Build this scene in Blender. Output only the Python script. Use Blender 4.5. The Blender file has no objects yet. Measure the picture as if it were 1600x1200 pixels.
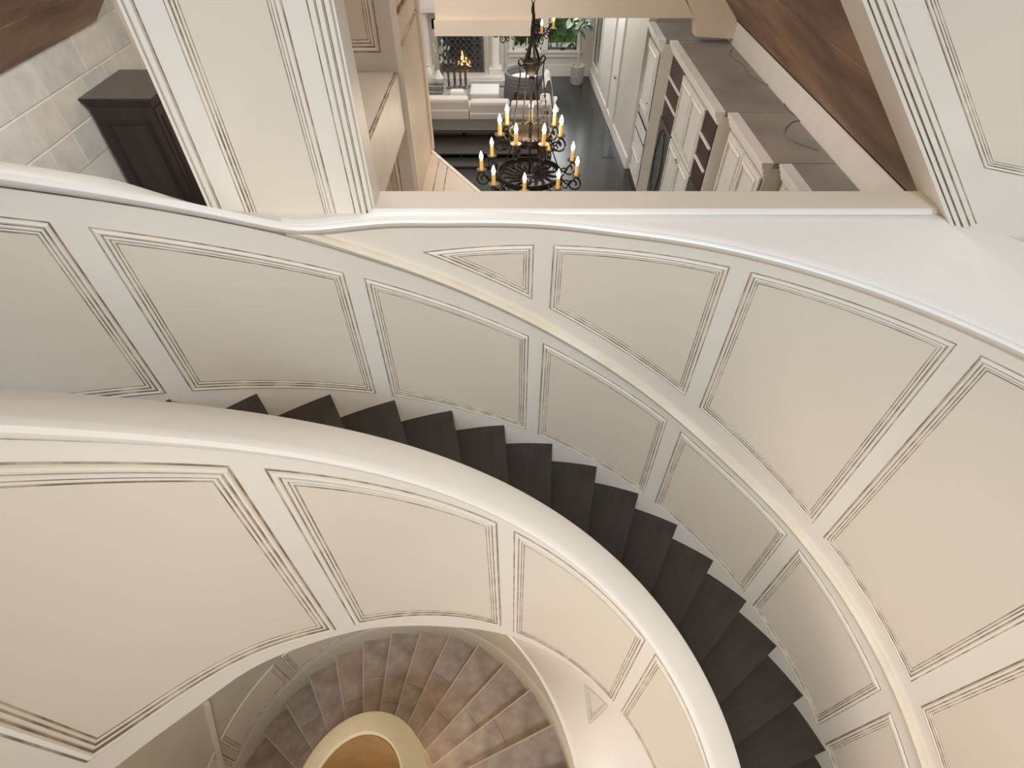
import bpy, bmesh, math, random
from mathutils import Vector, Matrix
random.seed(7)
sc = bpy.context.scene
col = sc.collection
ZO = 5.0            # main floor is z = 0; the working frame below has the camera at the origin
R_ = math.radians
# ------------------------------------------------------------------ camera
cd = bpy.data.cameras.new('camera'); cam = bpy.data.objects.new('camera', cd); col.objects.link(cam)
cd.sensor_width = 36; cd.lens = 859.164 / 1600 * 36; cd.clip_start = 0.02; cd.clip_end = 200
cam.location = (0, 0, 0); cam.rotation_euler = (R_(90 - 47.03), 0, 0)
sc.camera = cam
# ------------------------------------------------------------------ world and light
w = bpy.data.worlds.new('world'); sc.world = w; w.use_nodes = True
bg = w.node_tree.nodes['Background']; bg.inputs[0].default_value = (1.0, 0.93, 0.84, 1); bg.inputs[1].default_value = 0.45
def lamp(name, typ, loc, energy, color, size=0.5, size_y=None, aim=None, spread=None):
    l = bpy.data.lights.new(name, typ); l.energy = energy; l.color = color
    if typ == 'AREA':
        l.size = size
        if size_y: l.shape = 'RECTANGLE'; l.size_y = size_y
        if spread: l.spread = R_(spread)
    elif typ in ('POINT', 'SPOT'): l.shadow_soft_size = size
    o = bpy.data.objects.new(name, l); col.objects.link(o); o.location = loc
    if aim: o.rotation_euler = (Vector(aim) - Vector(loc)).to_track_quat('-Z', 'Y').to_euler()
    return o
# tall daylight window of the upper landing, behind and to the right of the viewer
lamp('landing_window_light', 'AREA', (-0.45, -3.3, 3.3), 225, (0.62, 0.81, 1.0), 1.1, 0.9, (-1.0, 1.6, -1.0))
# tall entrance windows of the main floor, under the upper landing
lamp('entrance_window_light', 'AREA', (-4.4, -3.6, -3.6), 135, (1.0, 0.90, 0.80), 3.0, 2.2, (1.2, 0.8, -3.2))
# added warm fill light above the viewer, with no fixture behind it
lamp('stair_fill_light', 'POINT', (0.15, -0.35, 1.15), 4, (1.0, 0.86, 0.70), 0.35)
# two unseen fill spots, added to brighten the dim walls along the flights
for nm_, l_, e_, a_, ang_ in (('fill_spot_lower', (-1.0, -1.5, 1.0), 240, (1.55, 0.75, -3.35), 44), ('fill_spot_upper', (1.3, -1.6, 1.9), 230, (-0.62, 1.80, -1.65), 36)):
    o_ = lamp(nm_, 'SPOT', l_, e_, (1.0, 0.89, 0.76), 0.22, None, a_); o_.data.spot_size = R_(ang_); o_.data.spot_blend = 1.0
lamp('living_daylight', 'AREA', (1.0, 15.2, -3.1), 45, (0.95, 1.0, 1.0), 1.8, 1.2, (0.5, 9, -4.6))
lamp('living_fill_light', 'AREA', (-0.3, 12.6, -1.2), 75, (1.0, 0.95, 0.88), 3.0, 3.0, (-0.3, 12.6, -5))  # added fill for the living room, no known ceiling lamp
lamp('gallery_fill_light', 'AREA', (-0.6, 5.5, 1.3), 480, (1.0, 0.95, 0.89), 2.5, 4.0, (0.6, 5.8, -5))  # added fill, since the timber ceiling shuts out the light from above
lamp('stone_hall_fill', 'AREA', (-3.4, 6.0, 0.2), 190, (0.98, 0.98, 1.0), 1.6, 2.5, (-5.2, 7.2, -3.4))  # extra fill put in to brighten the stone wall and armoire
lamp('basement_stair_fill', 'POINT', (-0.75, 0.9, -4.75), 11, (1.0, 0.80, 0.60), 0.12)  # added fill for the stone steps, which lie too dark in the well
lamp('basement_well_light', 'POINT', (-1.45, 0.1, -6.9), 2.2, (1.0, 0.62, 0.26), 0.12)
vs = sc.view_settings; vs.view_transform = 'Standard'; vs.look = 'None'; vs.exposure = 0.12; vs.gamma = 1; vs.use_curve_mapping = False

# ------------------------------------------------------------------ materials
def mat(name, color, rough=0.5, metal=0.0, var=None, scale=4.0, stretch=(1, 1, 1), emit=None, estr=0, bump=0.0, coords='Object', detail=4, ramp=(0.35, 0.68)):
    m = bpy.data.materials.new(name); m.use_nodes = True
    nt = m.node_tree; b = nt.nodes['Principled BSDF']
    b.inputs['Roughness'].default_value = rough; b.inputs['Metallic'].default_value = metal
    b.inputs['Base Color'].default_value = (*color, 1)
    if emit: b.inputs['Emission Color'].default_value = (*emit, 1); b.inputs['Emission Strength'].default_value = estr
    tc = nt.nodes.new('ShaderNodeTexCoord'); mp = nt.nodes.new('ShaderNodeMapping'); mp.inputs['Scale'].default_value = stretch
    nt.links.new(tc.outputs[coords], mp.inputs[0])
    nz = nt.nodes.new('ShaderNodeTexNoise'); nz.inputs['Scale'].default_value = scale; nz.inputs['Detail'].default_value = detail
    nt.links.new(mp.outputs[0], nz.inputs['Vector'])
    if var is None: var = tuple(c * 0.94 for c in color)
    cr = nt.nodes.new('ShaderNodeValToRGB')
    cr.color_ramp.elements[0].position = ramp[0]; cr.color_ramp.elements[0].color = (*var, 1)
    cr.color_ramp.elements[1].position = ramp[1]; cr.color_ramp.elements[1].color = (*color, 1)
    nt.links.new(nz.outputs['Fac'], cr.inputs[0]); nt.links.new(cr.outputs[0], b.inputs['Base Color'])
    if bump:
        bp = nt.nodes.new('ShaderNodeBump'); bp.inputs['Strength'].default_value = bump; bp.inputs['Distance'].default_value = 0.01
        nt.links.new(nz.outputs['Fac'], bp.inputs['Height']); nt.links.new(bp.outputs[0], b.inputs['Normal'])
    return m
M = {}
M['paint'] = mat('cream_paint', (0.83, 0.755, 0.66), 0.42, var=(0.81, 0.73, 0.63), scale=1.6)
M['field'] = mat('panel_paint', (0.765, 0.672, 0.555), 0.38, var=(0.745, 0.648, 0.525), scale=1.3)
M['cap'] = mat('cap_paint', (0.92, 0.86, 0.79), 0.33, var=(0.90, 0.84, 0.765), scale=2.0)
M['rail'] = mat('glazed_rail_paint', (0.84, 0.75, 0.62), 0.38, var=(0.72, 0.60, 0.44), scale=3, ramp=(0.3, 0.6))
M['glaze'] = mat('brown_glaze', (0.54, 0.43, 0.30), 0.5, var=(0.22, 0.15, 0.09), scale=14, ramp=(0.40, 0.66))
M['tread'] = mat('dark_stained_oak', (0.044, 0.031, 0.023), 0.42, var=(0.034, 0.024, 0.018), scale=3, stretch=(1, 14, 6))
M['riser'] = mat('dark_riser_paint', (0.022, 0.016, 0.012), 0.5)
M['stone'] = mat('limestone_block', (0.63, 0.60, 0.535), 0.65, var=(0.52, 0.495, 0.445), scale=3.5, bump=0.25, detail=8)
M['stone2'] = mat('limestone_grey', (0.59, 0.57, 0.52), 0.65, var=(0.49, 0.475, 0.435), scale=4.5, bump=0.25, detail=8)
M['stone3'] = mat('limestone_cream', (0.66, 0.61, 0.53), 0.65, var=(0.54, 0.50, 0.43), scale=3, bump=0.25, detail=8)
M['mortar'] = mat('mortar', (0.66, 0.63, 0.56), 0.8)
M['trav'] = mat('travertine', (0.46, 0.35, 0.265), 0.5, var=(0.31, 0.225, 0.17), scale=7, bump=0.3, detail=10)
M['trav2'] = mat('travertine_rosy', (0.49, 0.35, 0.26), 0.5, var=(0.33, 0.23, 0.17), scale=5, bump=0.3, detail=10)
M['travglint'] = mat('travertine_highlight', (0.56, 0.46, 0.36), 0.5)  # lighter tone paints the light caught on the stone tread edges
M['trav3'] = mat('travertine_grey', (0.44, 0.35, 0.275), 0.5, var=(0.30, 0.23, 0.18), scale=9, bump=0.3, detail=10)
M['rustic'] = mat('hewn_timber_ceiling', (0.46, 0.27, 0.165), 0.5, var=(0.15, 0.085, 0.058), scale=1.5, stretch=(1.3, 0.5, 1.3), bump=0.5, detail=9)
M['armoire'] = mat('espresso_wood', (0.040, 0.024, 0.020), 0.38, var=(0.024, 0.014, 0.012), scale=5, stretch=(1, 1, 0.15))
M['armtop'] = mat('espresso_top', (0.075, 0.062, 0.048), 0.30)
M['plaster'] = mat('beige_plaster', (0.72, 0.62, 0.50), 0.6, var=(0.68, 0.575, 0.45), scale=1.2)
M['limewash'] = mat('pale_limewash_panel', (0.82, 0.74, 0.62), 0.35, var=(0.76, 0.66, 0.53), scale=2.5)
M['greytop'] = mat('dusty_taupe_board', (0.36, 0.32, 0.29), 0.75, var=(0.24, 0.22, 0.20), scale=1.1)
M['white'] = mat('cabinet_white', (0.82, 0.80, 0.76), 0.4)
M['cream'] = mat('cabinet_cream', (0.74, 0.69, 0.60), 0.45)
M['living'] = mat('living_wall_paint', (0.70, 0.66, 0.61), 0.55)
M['trim'] = mat('white_trim', (0.84, 0.81, 0.77), 0.4)
M['shelf'] = mat('mahogany_interior', (0.060, 0.028, 0.020), 0.45)
M['floor'] = mat('ebony_floorboards', (0.040, 0.041, 0.041), 0.24, var=(0.026, 0.027, 0.028), scale=2.5, stretch=(6, 0.5, 1))
M['iron'] = mat('wrought_iron', (0.055, 0.040, 0.030), 0.45, 0.55, var=(0.028, 0.020, 0.016), scale=30)
M['bronze'] = mat('aged_bronze', (0.20, 0.155, 0.105), 0.45, 0.5, var=(0.10, 0.075, 0.05), scale=25)
M['wax'] = mat('yellow_wax_sleeve', (0.82, 0.52, 0.16), 0.5, emit=(1.0, 0.55, 0.15), estr=0.35)
M['flame'] = mat('lit_bulb', (1, 0.9, 0.7), 0.3, emit=(1.0, 0.86, 0.62), estr=14)
M['sofa'] = mat('sofa_linen', (0.66, 0.60, 0.55), 0.85, var=(0.62, 0.56, 0.51), scale=40)
M['throw'] = mat('white_throw', (0.80, 0.78, 0.77), 0.9)
M['greyfab'] = mat('grey_fabric', (0.20, 0.205, 0.21), 0.8)
M['rug'] = mat('grey_rug', (0.36, 0.35, 0.335), 0.95, var=(0.27, 0.265, 0.255), scale=6)
M['ottoman'] = mat('ottoman_fabric', (0.70, 0.69, 0.68), 0.85, var=(0.62, 0.61, 0.60), scale=25)
M['darkwood'] = mat('dark_console_wood', (0.075, 0.066, 0.055), 0.33)
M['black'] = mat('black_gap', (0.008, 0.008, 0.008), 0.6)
M['brass'] = mat('dull_pewter', (0.33, 0.29, 0.24), 0.35, 0.8)
M['marble'] = mat('hearth_marble', (0.74, 0.70, 0.66), 0.4)
M['firebox'] = mat('sooty_firebox', (0.03, 0.03, 0.03), 0.8)
M['fire'] = mat('fire', (1, 0.5, 0.15), 0.5, emit=(1.0, 0.42, 0.12), estr=6)
M['pewter'] = mat('grey_iron_screen', (0.17, 0.18, 0.18), 0.5, 0.4, var=(0.09, 0.095, 0.10), scale=20)
M['ceramic'] = mat('white_ceramic', (0.80, 0.79, 0.76), 0.3)
M['leaf'] = mat('leaf_green', (0.14, 0.24, 0.10), 0.45, var=(0.07, 0.14, 0.06), scale=6)
M['leafp'] = mat('leaf_pale', (0.42, 0.48, 0.38), 0.5)
M['hedge'] = mat('sunlit_hedge', (0.34, 0.62, 0.20), 0.7, var=(0.10, 0.26, 0.06), scale=3)
M['bark'] = mat('pale_trunk', (0.55, 0.50, 0.43), 0.8)
M['basket'] = mat('white_basket', (0.62, 0.59, 0.54), 0.8, var=(0.42, 0.40, 0.36), scale=18)
M['leading'] = mat('window_leading', (0.12, 0.12, 0.11), 0.5)
M['wire'] = mat('grey_cable', (0.20, 0.20, 0.19), 0.6)
M['amber'] = mat('amber_oak_floor', (0.40, 0.22, 0.075), 0.5, var=(0.33, 0.175, 0.055), scale=4)
M['newel'] = mat('ochre_plaster', (0.78, 0.64, 0.42), 0.5)
M['under'] = mat('understair_plaster', (0.62, 0.56, 0.46), 0.55)
gl = bpy.data.materials.new('window_glass'); gl.use_nodes = True
_b = gl.node_tree.nodes['Principled BSDF']; _b.inputs['Transmission Weight'].default_value = 1; _b.inputs['Roughness'].default_value = 0.02; _b.inputs['IOR'].default_value = 1.05
M['glass'] = gl

# ------------------------------------------------------------------ helpers
def tagit(o, label=None, cat=None, group=None, kind=None):
    if label: o['label'] = label
    if cat: o['category'] = cat
    if group: o['group'] = group
    if kind: o['kind'] = kind
    return o
def link(name, me, parent=None, loc=(0, 0, 0), rz=0.0):
    o = bpy.data.objects.new(name, me); col.objects.link(o)
    if parent: o.parent = parent
    o.location = loc; o.rotation_euler = (0, 0, rz)
    return o
def thing(name, label, cat, loc=(0, 0, 0), rz=0.0, group=None):
    return tagit(link(name, None, None, loc, rz), label, cat, group)
class MB:
    def __init__(s): s.v = []; s.f = []; s.m = []
    def add(s, verts, faces, mi=0):
        n = len(s.v); s.v += [tuple(p) for p in verts]; s.f += [tuple(i + n for i in f) for f in faces]; s.m += [mi] * len(faces); return s
    def box(s, x0, x1, y0, y1, z0, z1, mi=0, taper=0.0):
        t = taper
        v = [(x0, y0, z0), (x1, y0, z0), (x1, y1, z0), (x0, y1, z0), (x0 + t, y0 + t, z1), (x1 - t, y0 + t, z1), (x1 - t, y1 - t, z1), (x0 + t, y1 - t, z1)]
        return s.add(v, [(3, 2, 1, 0), (4, 5, 6, 7), (0, 1, 5, 4), (1, 2, 6, 5), (2, 3, 7, 6), (3, 0, 4, 7)], mi)
    def prism(s, poly, z0, z1, mi=0):      # poly in xy
        n = len(poly)
        a = sum(poly[i][0] * poly[(i + 1) % n][1] - poly[(i + 1) % n][0] * poly[i][1] for i in range(n))
        if a < 0: poly = poly[::-1]
        v = [(x, y, z0) for x, y in poly] + [(x, y, z1) for x, y in poly]
        f = [tuple(range(n - 1, -1, -1)), tuple(range(n, 2 * n))] + [(i, (i + 1) % n, n + (i + 1) % n, n + i) for i in range(n)]
        return s.add(v, f, mi)
    def lathe(s, prof, seg=16, c=(0, 0, 0), mi=0, cap=True):
        n = len(prof); v = []
        for i in range(seg):
            a = 2 * math.pi * i / seg
            for r, z in prof: v.append((c[0] + r * math.cos(a), c[1] + r * math.sin(a), c[2] + z))
        f = [(i * n + j, ((i + 1) % seg) * n + j, ((i + 1) % seg) * n + j + 1, i * n + j + 1) for i in range(seg) for j in range(n - 1)]
        if cap:
            f.append(tuple(i * n for i in range(seg))[::-1]); f.append(tuple(i * n + n - 1 for i in range(seg)))
        return s.add(v, f, mi)
    def tube(s, pts, r, seg=6, mi=0, closed=False):
        pts = [Vector(p) for p in pts]; n = len(pts); v = []; up0 = Vector((0.13, 0.21, 0.97))
        rr = r if isinstance(r, (list, tuple)) else [r] * n
        for i, p in enumerate(pts):
            if closed: t = pts[(i + 1) % n] - pts[i - 1]
            else: t = pts[min(i + 1, n - 1)] - pts[max(i - 1, 0)]
            if t.length < 1e-9: t = Vector((0, 0, 1))
            t.normalize(); u = up0 if abs(t.dot(up0)) < 0.95 else Vector((1, 0, 0))
            a = t.cross(u).normalized(); b = t.cross(a)
            for j in range(seg):
                q = 2 * math.pi * j / seg; v.append(p + (a * math.cos(q) + b * math.sin(q)) * rr[i])
        m = n if closed else n - 1
        f = [(i * seg + j, i * seg + (j + 1) % seg, ((i + 1) % n) * seg + (j + 1) % seg, ((i + 1) % n) * seg + j) for i in range(m) for j in range(seg)]
        if not closed: f += [tuple(range(seg))[::-1], tuple(range((n - 1) * seg, n * seg))]
        return s.add(v, f, mi)
    def mesh(s, name, mats, smooth=False):
        me = bpy.data.meshes.new(name); me.from_pydata([tuple(p) for p in s.v], [], s.f); 
        for m in (mats if isinstance(mats, (list, tuple)) else [mats]): me.materials.append(M[m])
        me.polygons.foreach_set('material_index', s.m)
        bm = bmesh.new(); bm.from_mesh(me); bmesh.ops.recalc_face_normals(bm, faces=bm.faces); bm.to_mesh(me); bm.free()
        if smooth:
            me.polygons.foreach_set('use_smooth', [True] * len(me.polygons))
            try: me.set_sharp_from_angle(angle=R_(35))
            except Exception: pass
        me.update(); return me
    def build(s, name, mats, parent=None, loc=(0, 0, 0), rz=0.0, smooth=False): return link(name, s.mesh(name, mats, smooth), parent, loc, rz)
def boxo(name, m, parent, *b, bevel=0.0):
    o = MB().box(*b).build(name, m, parent)
    if bevel:
        md = o.modifiers.new('bevel', 'BEVEL'); md.width = bevel; md.segments = 2
    return o
def sweep(rows, closed=False):
    """rows: list of equally long point rows -> verts, faces"""
    n = len(rows[0]); v = [p for r in rows for p in r]
    m = len(rows) if closed else len(rows) - 1
    f = [(i * n + j, i * n + (j + 1) % n, ((i + 1) % len(rows)) * n + (j + 1) % n, ((i + 1) % len(rows)) * n + j) for i in range(m) for j in range(n)]
    if not closed: f += [tuple(range(n))[::-1], tuple(range((len(rows) - 1) * n, len(rows) * n))]
    return v, f
def offset_poly(P, d):
    n = len(P); out = []
    for i in range(n):
        a, b, c = Vector(P[i - 1]), Vector(P[i]), Vector(P[(i + 1) % n])
        e1 = (b - a).normalized(); e2 = (c - b).normalized()
        n1 = Vector((-e1.y, e1.x)); n2 = Vector((-e2.y, e2.x)); m = (n1 + n2) / max(0.05, 1 + n1.dot(n2))
        out.append(tuple(b + m * d))
    return out
PROF = [(0, 0, 1), (0.006, 0.001, 0), (0.010, 0.010, 0), (0.017, 0.0135, 0), (0.024, 0.010, 1), (0.030, 0.004, 0), (0.034, 0.0075, 0), (0.041, 0.0065, 1), (0.0465, 0.0018, 0), (0.051, 0.0035, 0), (0.055, 0.0005, 1), (0.0600, 0.0005, 0)]
def panel(P, fn, parent, scale=1.0, fieldmat='field', mats=('paint', 'glaze')):
    """raised picture-frame moulding along polygon P (2D, any order) and the field inside it; fn(s, z, e) -> xyz"""
    n = len(P)
    a = sum(P[i][0] * P[(i + 1) % n][1] - P[(i + 1) % n][0] * P[i][1] for i in range(n))
    if a < 0: P = P[::-1]
    rows = []
    mb = MB()
    for d, e, mi in PROF: rows.append([fn(x, z, e * scale + 0.0008) for x, z in offset_poly(P, d * scale)])
    v = [p for r in rows for p in r]; mb.v = [tuple(p) for p in v]
    for i in range(len(rows) - 1):
        for j in range(n):
            mb.f.append((i * n + j, i * n + (j + 1) % n, (i + 1) * n + (j + 1) % n, (i + 1) * n + j)); mb.m.append(PROF[i][2])
    fr = mb.build('panel_moulding', list(mats), parent)
    I = offset_poly(P, PROF[-1][0] * scale)
    return fr, I
def helix_panel(th0, th1, zb, zt, fn, rad, parent, N=20, scale=1.0, fieldmat='field'):
    """panel between angles th0 > th1 with bottom zb(th) and top zt(th); each moulding line is an exact inset"""
    tri = abs(zt(th0) - zb(th0)) < 0.03
    def slope(f, t): return (f(t + .2) - f(t - .2)) / (rad * R_(.4))
    def lo_(t, d): return zb(t) + d * math.sqrt(1 + slope(zb, t) ** 2)
    def hi_(t, d): return zt(t) - d * math.sqrt(1 + slope(zt, t) ** 2)
    def rng(d):
        b = th1 + math.degrees(d / rad); a = th0 - (0 if tri else math.degrees(d / rad))
        if tri:
            while hi_(a, d) - lo_(a, d) < 0 and a > b + .5: a -= .01
        return a, b
    def loop(d):
        a, b = rng(d); ts = [a + (b - a) * i / N for i in range(N + 1)]
        bot = [(rad * R_(t), lo_(t, d)) for t in ts]; top = [(rad * R_(t), hi_(t, d)) for t in reversed(ts)]
        return bot + top
    mb = MB(); rows = [[fn(x, z, e * scale + .0008) for x, z in loop(d * scale)] for d, e, mi in PROF]; n = len(rows[0])
    mb.v = [tuple(p) for r in rows for p in r]
    for i in range(len(rows) - 1):
        for j in range(n):
            if tri and j == n - 1: continue
            mb.f.append((i * n + j, i * n + (j + 1) % n, (i + 1) * n + (j + 1) % n, (i + 1) * n + j)); mb.m.append(PROF[i][2])
    mb.build('panel_moulding', ['paint', 'glaze'], parent)
    I = loop(PROF[-1][0] * scale); k = N + 1; lo = I[:k]; hi = I[k:][::-1]; Q = 6; v = []
    for (x0, z0), (x1, z1) in zip(lo, hi): v += [fn(x0 + (x1 - x0) * q / Q, z0 + (z1 - z0) * q / Q, .0012) for q in range(Q + 1)]
    MB().add(v, [(i * (Q + 1) + q, i * (Q + 1) + q + 1, (i + 1) * (Q + 1) + q + 1, (i + 1) * (Q + 1) + q) for i in range(k - 1) for q in range(Q)]).build('panel_field', fieldmat, parent, smooth=True)
def flat_panel(P, fn, parent, scale=1.0, fieldmat='field', mats=('paint', 'glaze')):
    fr, I = panel(P, fn, parent, scale, mats=mats)
    MB().add([fn(x, z, 0.0012) for x, z in I], [tuple(range(len(I)))]).build('panel_field', fieldmat, parent)
def arc(c, r, a0, a1, n): return [(c[0] + r * math.cos(R_(a0 + (a1 - a0) * i / n)), c[1] + r * math.sin(R_(a0 + (a1 - a0) * i / n))) for i in range(n + 1)]
def interp(x, tab):
    """smooth Catmull-Rom interpolation through (x, value) points"""
    if x <= tab[0][0]: return tab[0][1]
    if x >= tab[-1][0]: return tab[-1][1]
    for i in range(len(tab) - 1):
        (a, b), (c, d) = tab[i], tab[i + 1]
        if x <= c:
            def tan(k):
                if k <= 0 or k >= len(tab) - 1: return 0.0
                return (tab[k + 1][1] - tab[k - 1][1]) / (tab[k + 1][0] - tab[k - 1][0])
            L = c - a; q = (x - a) / L; m0, m1 = tan(i) * L, tan(i + 1) * L
            return (2 * q ** 3 - 3 * q * q + 1) * b + (q ** 3 - 2 * q * q + q) * m0 + (3 * q * q - 2 * q ** 3) * d + (q ** 3 - q * q) * m1

# ================================================================== the curved stairwell
C = (0.0908, 0.0042); RO = 1.9533; T0 = 127.18; DT = -8.2696; Z0 = -1.7377; H = 0.175
def K(t): return (t - T0) / DT
def zr(t): return Z0 - H * K(t)                       # nosing line of the dark stair
LEV = -1.19
JOIN = 116.5                                          # where the raking rail leaves the level ledge
def rail_dz(t): return interp(K(t), [(-4, 0.83), (1.2, 0.868), (6.5, 0.83), (8.3, 0.82), (9.8, 0.865), (12.6, 0.94), (16, 0.96)])
def outer(s, z, e): t = s / RO; return (C[0] + (RO - e) * math.cos(t), C[1] + (RO - e) * math.sin(t), z)
A0, A1 = 200, -60
N = 130
angs = [A0 + (A1 - A0) * i / N for i in range(N + 1)]
LEVT = [(-60, -1.20), (78, -1.197), (88, -1.178), (100, -1.152), (107, -1.122), (112.7, -1.106), (118, -1.090), (126, -1.075)]
def capz(t):
    a, b = zr(t) + rail_dz(t), interp(t, LEVT); return (a + b + math.sqrt((a - b) ** 2 + .0010)) / 2
def levz(t): return capz(t)
def wtop(t): return min(capz(t) + .01, 0.2)
def wbot(t): return max(-5.0, zr(t) - .45) if t > 70 else -5.0
rows = []
for t in angs:
    c, s = math.cos(R_(t)), math.sin(R_(t)); zt = wtop(t)
    rows.append([(C[0] + r * c, C[1] + r * s, z) for r, z in ((RO, wbot(t)), (RO, zt), (RO + (.06 if t > JOIN + 1 else .02), zt), (RO + (.06 if t > JOIN + 1 else .02), wbot(t)))])
mb = MB(); mb.add(*sweep(rows)); wo = mb.build('wall_outer', 'paint', smooth=True)
tagit(wo, 'tall curved cream wall of framed panels beside the dark stairs', None, None, 'structure')
# raking cap at the left, and the raking rail that runs on below the level ledge
NOSE = [(RO + 0.004, -0.006), (RO - 0.018, 0.0), (RO - 0.030, 0.014), (RO - 0.034, 0.026), (RO - 0.026, 0.038), (RO - 0.012, 0.044)]
JC = 117.5; ZL_C = -1.172
ra = [JC + (188 - JC) * (1 - i / 60) for i in range(61)] + [JC + (-45 - JC) * i / 80 for i in range(1, 81)]
rows = []; rows2 = []
for t in ra:
    c, s = math.cos(R_(t)), math.sin(R_(t)); zc = zr(t) + rail_dz(t); zk = capz(t)
    if t >= JC:
        q_ = max(0, min(1, (130 - t) / (130 - JC))); q_ = q_ * q_ * (3 - 2 * q_); ro_ = RO + .07 + ((2.05 / math.sin(R_(min(t, 136)))) - RO - .07) * q_; zo_ = .044 + (ZL_C - .044 - zk) * q_
        rows.append([(C[0] + r * c, C[1] + r * s, zk + z) for r, z in NOSE + [(ro_, zo_), (ro_, zo_ - .05)]])
    if t <= JC + .2:
        q_ = min(1, .55 + (JC - t) * .06)
        rows2.append([(C[0] + r * c, C[1] + r * s, zc - .004 + z) for r, z in [(RO + (r - RO) * q_ if r < RO else r, z * .95) for r, z in NOSE] + [(RO + .004, .044), (RO + .004, 0.0)]])
mb = MB(); mb.add(*sweep(rows)); mb.build('raking_cap', 'cap', wo, smooth=True)
mb = MB(); mb.add(*sweep(rows2)); mb.build('raking_rail', 'rail', wo, smooth=True)
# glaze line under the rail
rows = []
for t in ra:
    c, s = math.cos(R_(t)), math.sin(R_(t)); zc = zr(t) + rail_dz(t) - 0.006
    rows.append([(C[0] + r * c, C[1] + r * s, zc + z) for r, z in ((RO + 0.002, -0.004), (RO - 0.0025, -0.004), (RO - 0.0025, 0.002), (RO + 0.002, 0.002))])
mb = MB(); mb.add(*sweep(rows)); mb.build('rail_glaze_bead', 'glaze', wo)
# lower panels follow the stair, upper ones fill the triangle up to the level ledge
def lp_top(t): return zr(t) + interp(K(t), [(8, 0.752), (10, 0.795), (13, 0.82)])
def lp_bot(t): return zr(t) + 0.035
for a, b in ((178.0, 157.6), (155.5, 135.2), (133.0, 112.8), (110.7, 90.3), (88.3, 68.3), (66.0, 45.6), (43.2, 23.1), (20.4, 0.4), (-2, -22)):
    helix_panel(a, b, lp_bot, lp_top, outer, RO, wo, scale=.72)
def up_top(t): return -1.262
def up_bot(t): return zr(t) + interp(K(t), [(4, 0.978), (8, 0.995), (10, 1.02), (13, 1.08)])
tt = 108.0
while up_bot(tt) < up_top(tt) and tt < 125: tt += 0.02
while up_bot(tt) > up_top(tt): tt -= 0.02
for a, b in ((tt, 90.0), (87.7, 67.0), (64.7, 43.9), (41.8, 22.3), (19.5, 0.0), (-2.5, -22)):
    helix_panel(a, b, up_bot, up_top, outer, RO, wo, scale=.72)

# level ledge
YW = 2.036; YB = 2.19; ZL = -1.172
ROB = 2.62
def ledge_back(t):
    c, q = math.cos(R_(t)), math.sin(R_(t)); r = ROB
    if q > 0.3: r = min(ROB, (YW + .02 - C[1]) / q)
    return r
v = []; NL = 110; NQ = 6
lt = [JC + (-40 - JC) * i / NL for i in range(NL + 1)]
for t in lt:
    c, q = math.cos(R_(t)), math.sin(R_(t)); r1 = ledge_back(t); z0 = levz(t) + .040
    for k in range(NQ + 1):
        f = k / NQ; v.append((C[0] + (RO - .028 + (r1 - RO + .028) * f) * c, C[1] + (RO - .028 + (r1 - RO + .028) * f) * q, z0 + (ZL - z0) * f))
mb = MB(); mb.add(v, [(i * (NQ + 1) + k, i * (NQ + 1) + k + 1, (i + 1) * (NQ + 1) + k + 1, (i + 1) * (NQ + 1) + k) for i in range(NL) for k in range(NQ)])
lo = mb.build('window_ledge', 'cap', smooth=True); tagit(lo, 'broad cream ledge above the curved panelled wall', None, None, 'structure')
rows = []
for t in [JC + (-40 - JC) * i / 100 for i in range(101)]:
    c, q = math.cos(R_(t)), math.sin(R_(t)); L = levz(t)
    rows.append([(C[0] + r * c, C[1] + r * q, L + z) for r, z in NOSE + [(RO + .02, .043), (RO + .02, 0)]])
mb = MB(); mb.add(*sweep(rows)); mb.build('ledge_nosing', 'cap', lo, smooth=True)

# upper landing behind the viewer: parapet and floor slab
rows = []
for i in range(41):
    t = -58 - 104 * i / 40; c, q = math.cos(R_(t)), math.sin(R_(t))
    rows.append([(C[0] + r * c, C[1] + r * q, z) for r, z in ((RO, -2.5), (RO, -1.05), (RO + .14, -1.05), (RO + .14, -2.5))])
mb = MB(); mb.add(*sweep(rows)); tagit(mb.build('wall_landing', 'paint', smooth=True), 'curved cream parapet of the upper landing', None, None, 'structure')
pl_ = arc(C, RO, -58, -162, 40) + [(-5.5, -0.6), (-5.5, -6.0), (5.5, -6.0), (5.5, -1.6)]
tagit(MB().prism(pl_, -2.50, -2.43).build('floor_landing', 'cap'), 'floor slab of the upper landing', None, None, 'structure')

# dark stair
st = thing('curved_staircase', 'dark stained wooden stairs curving down between two cream panelled walls', 'staircase', (C[0], C[1], 0))
def sector(r0, r1, a0, a1, z0, z1, n=3):
    p = arc((0, 0), r1, a0, a1, n) + arc((0, 0), r0, a1, a0, n); return MB().prism(p, z0, z1)
tm = sector(1.07, RO + 0.01, -0.15, -DT + 0.6, -0.04, 0, 4).mesh('tread', 'tread')
rm = sector(1.07, RO + 0.01, 0.1, 0.7, -H, -0.04, 1).mesh('riser', 'riser')
for k in range(-6, 19):
    link('tread', tm, st, (0, 0, Z0 - H * k), R_(T0 + DT * k))
    link('riser', rm, st, (0, 0, Z0 - H * k), R_(T0 + DT * k))
rows = []
for i in range(61):
    t = 178 + (-28 - 178) * i / 60; c, s = math.cos(R_(t)), math.sin(R_(t)); z = zr(t)
    rows.append([(r * c, r * s, z + q) for r, q in ((1.05, -0.36), (1.05, -0.30), (RO + .01, -0.30), (RO + .01, -0.36))])
mb = MB(); mb.add(*sweep(rows)); mb.build('soffit', 'under', st, smooth=True)

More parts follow.
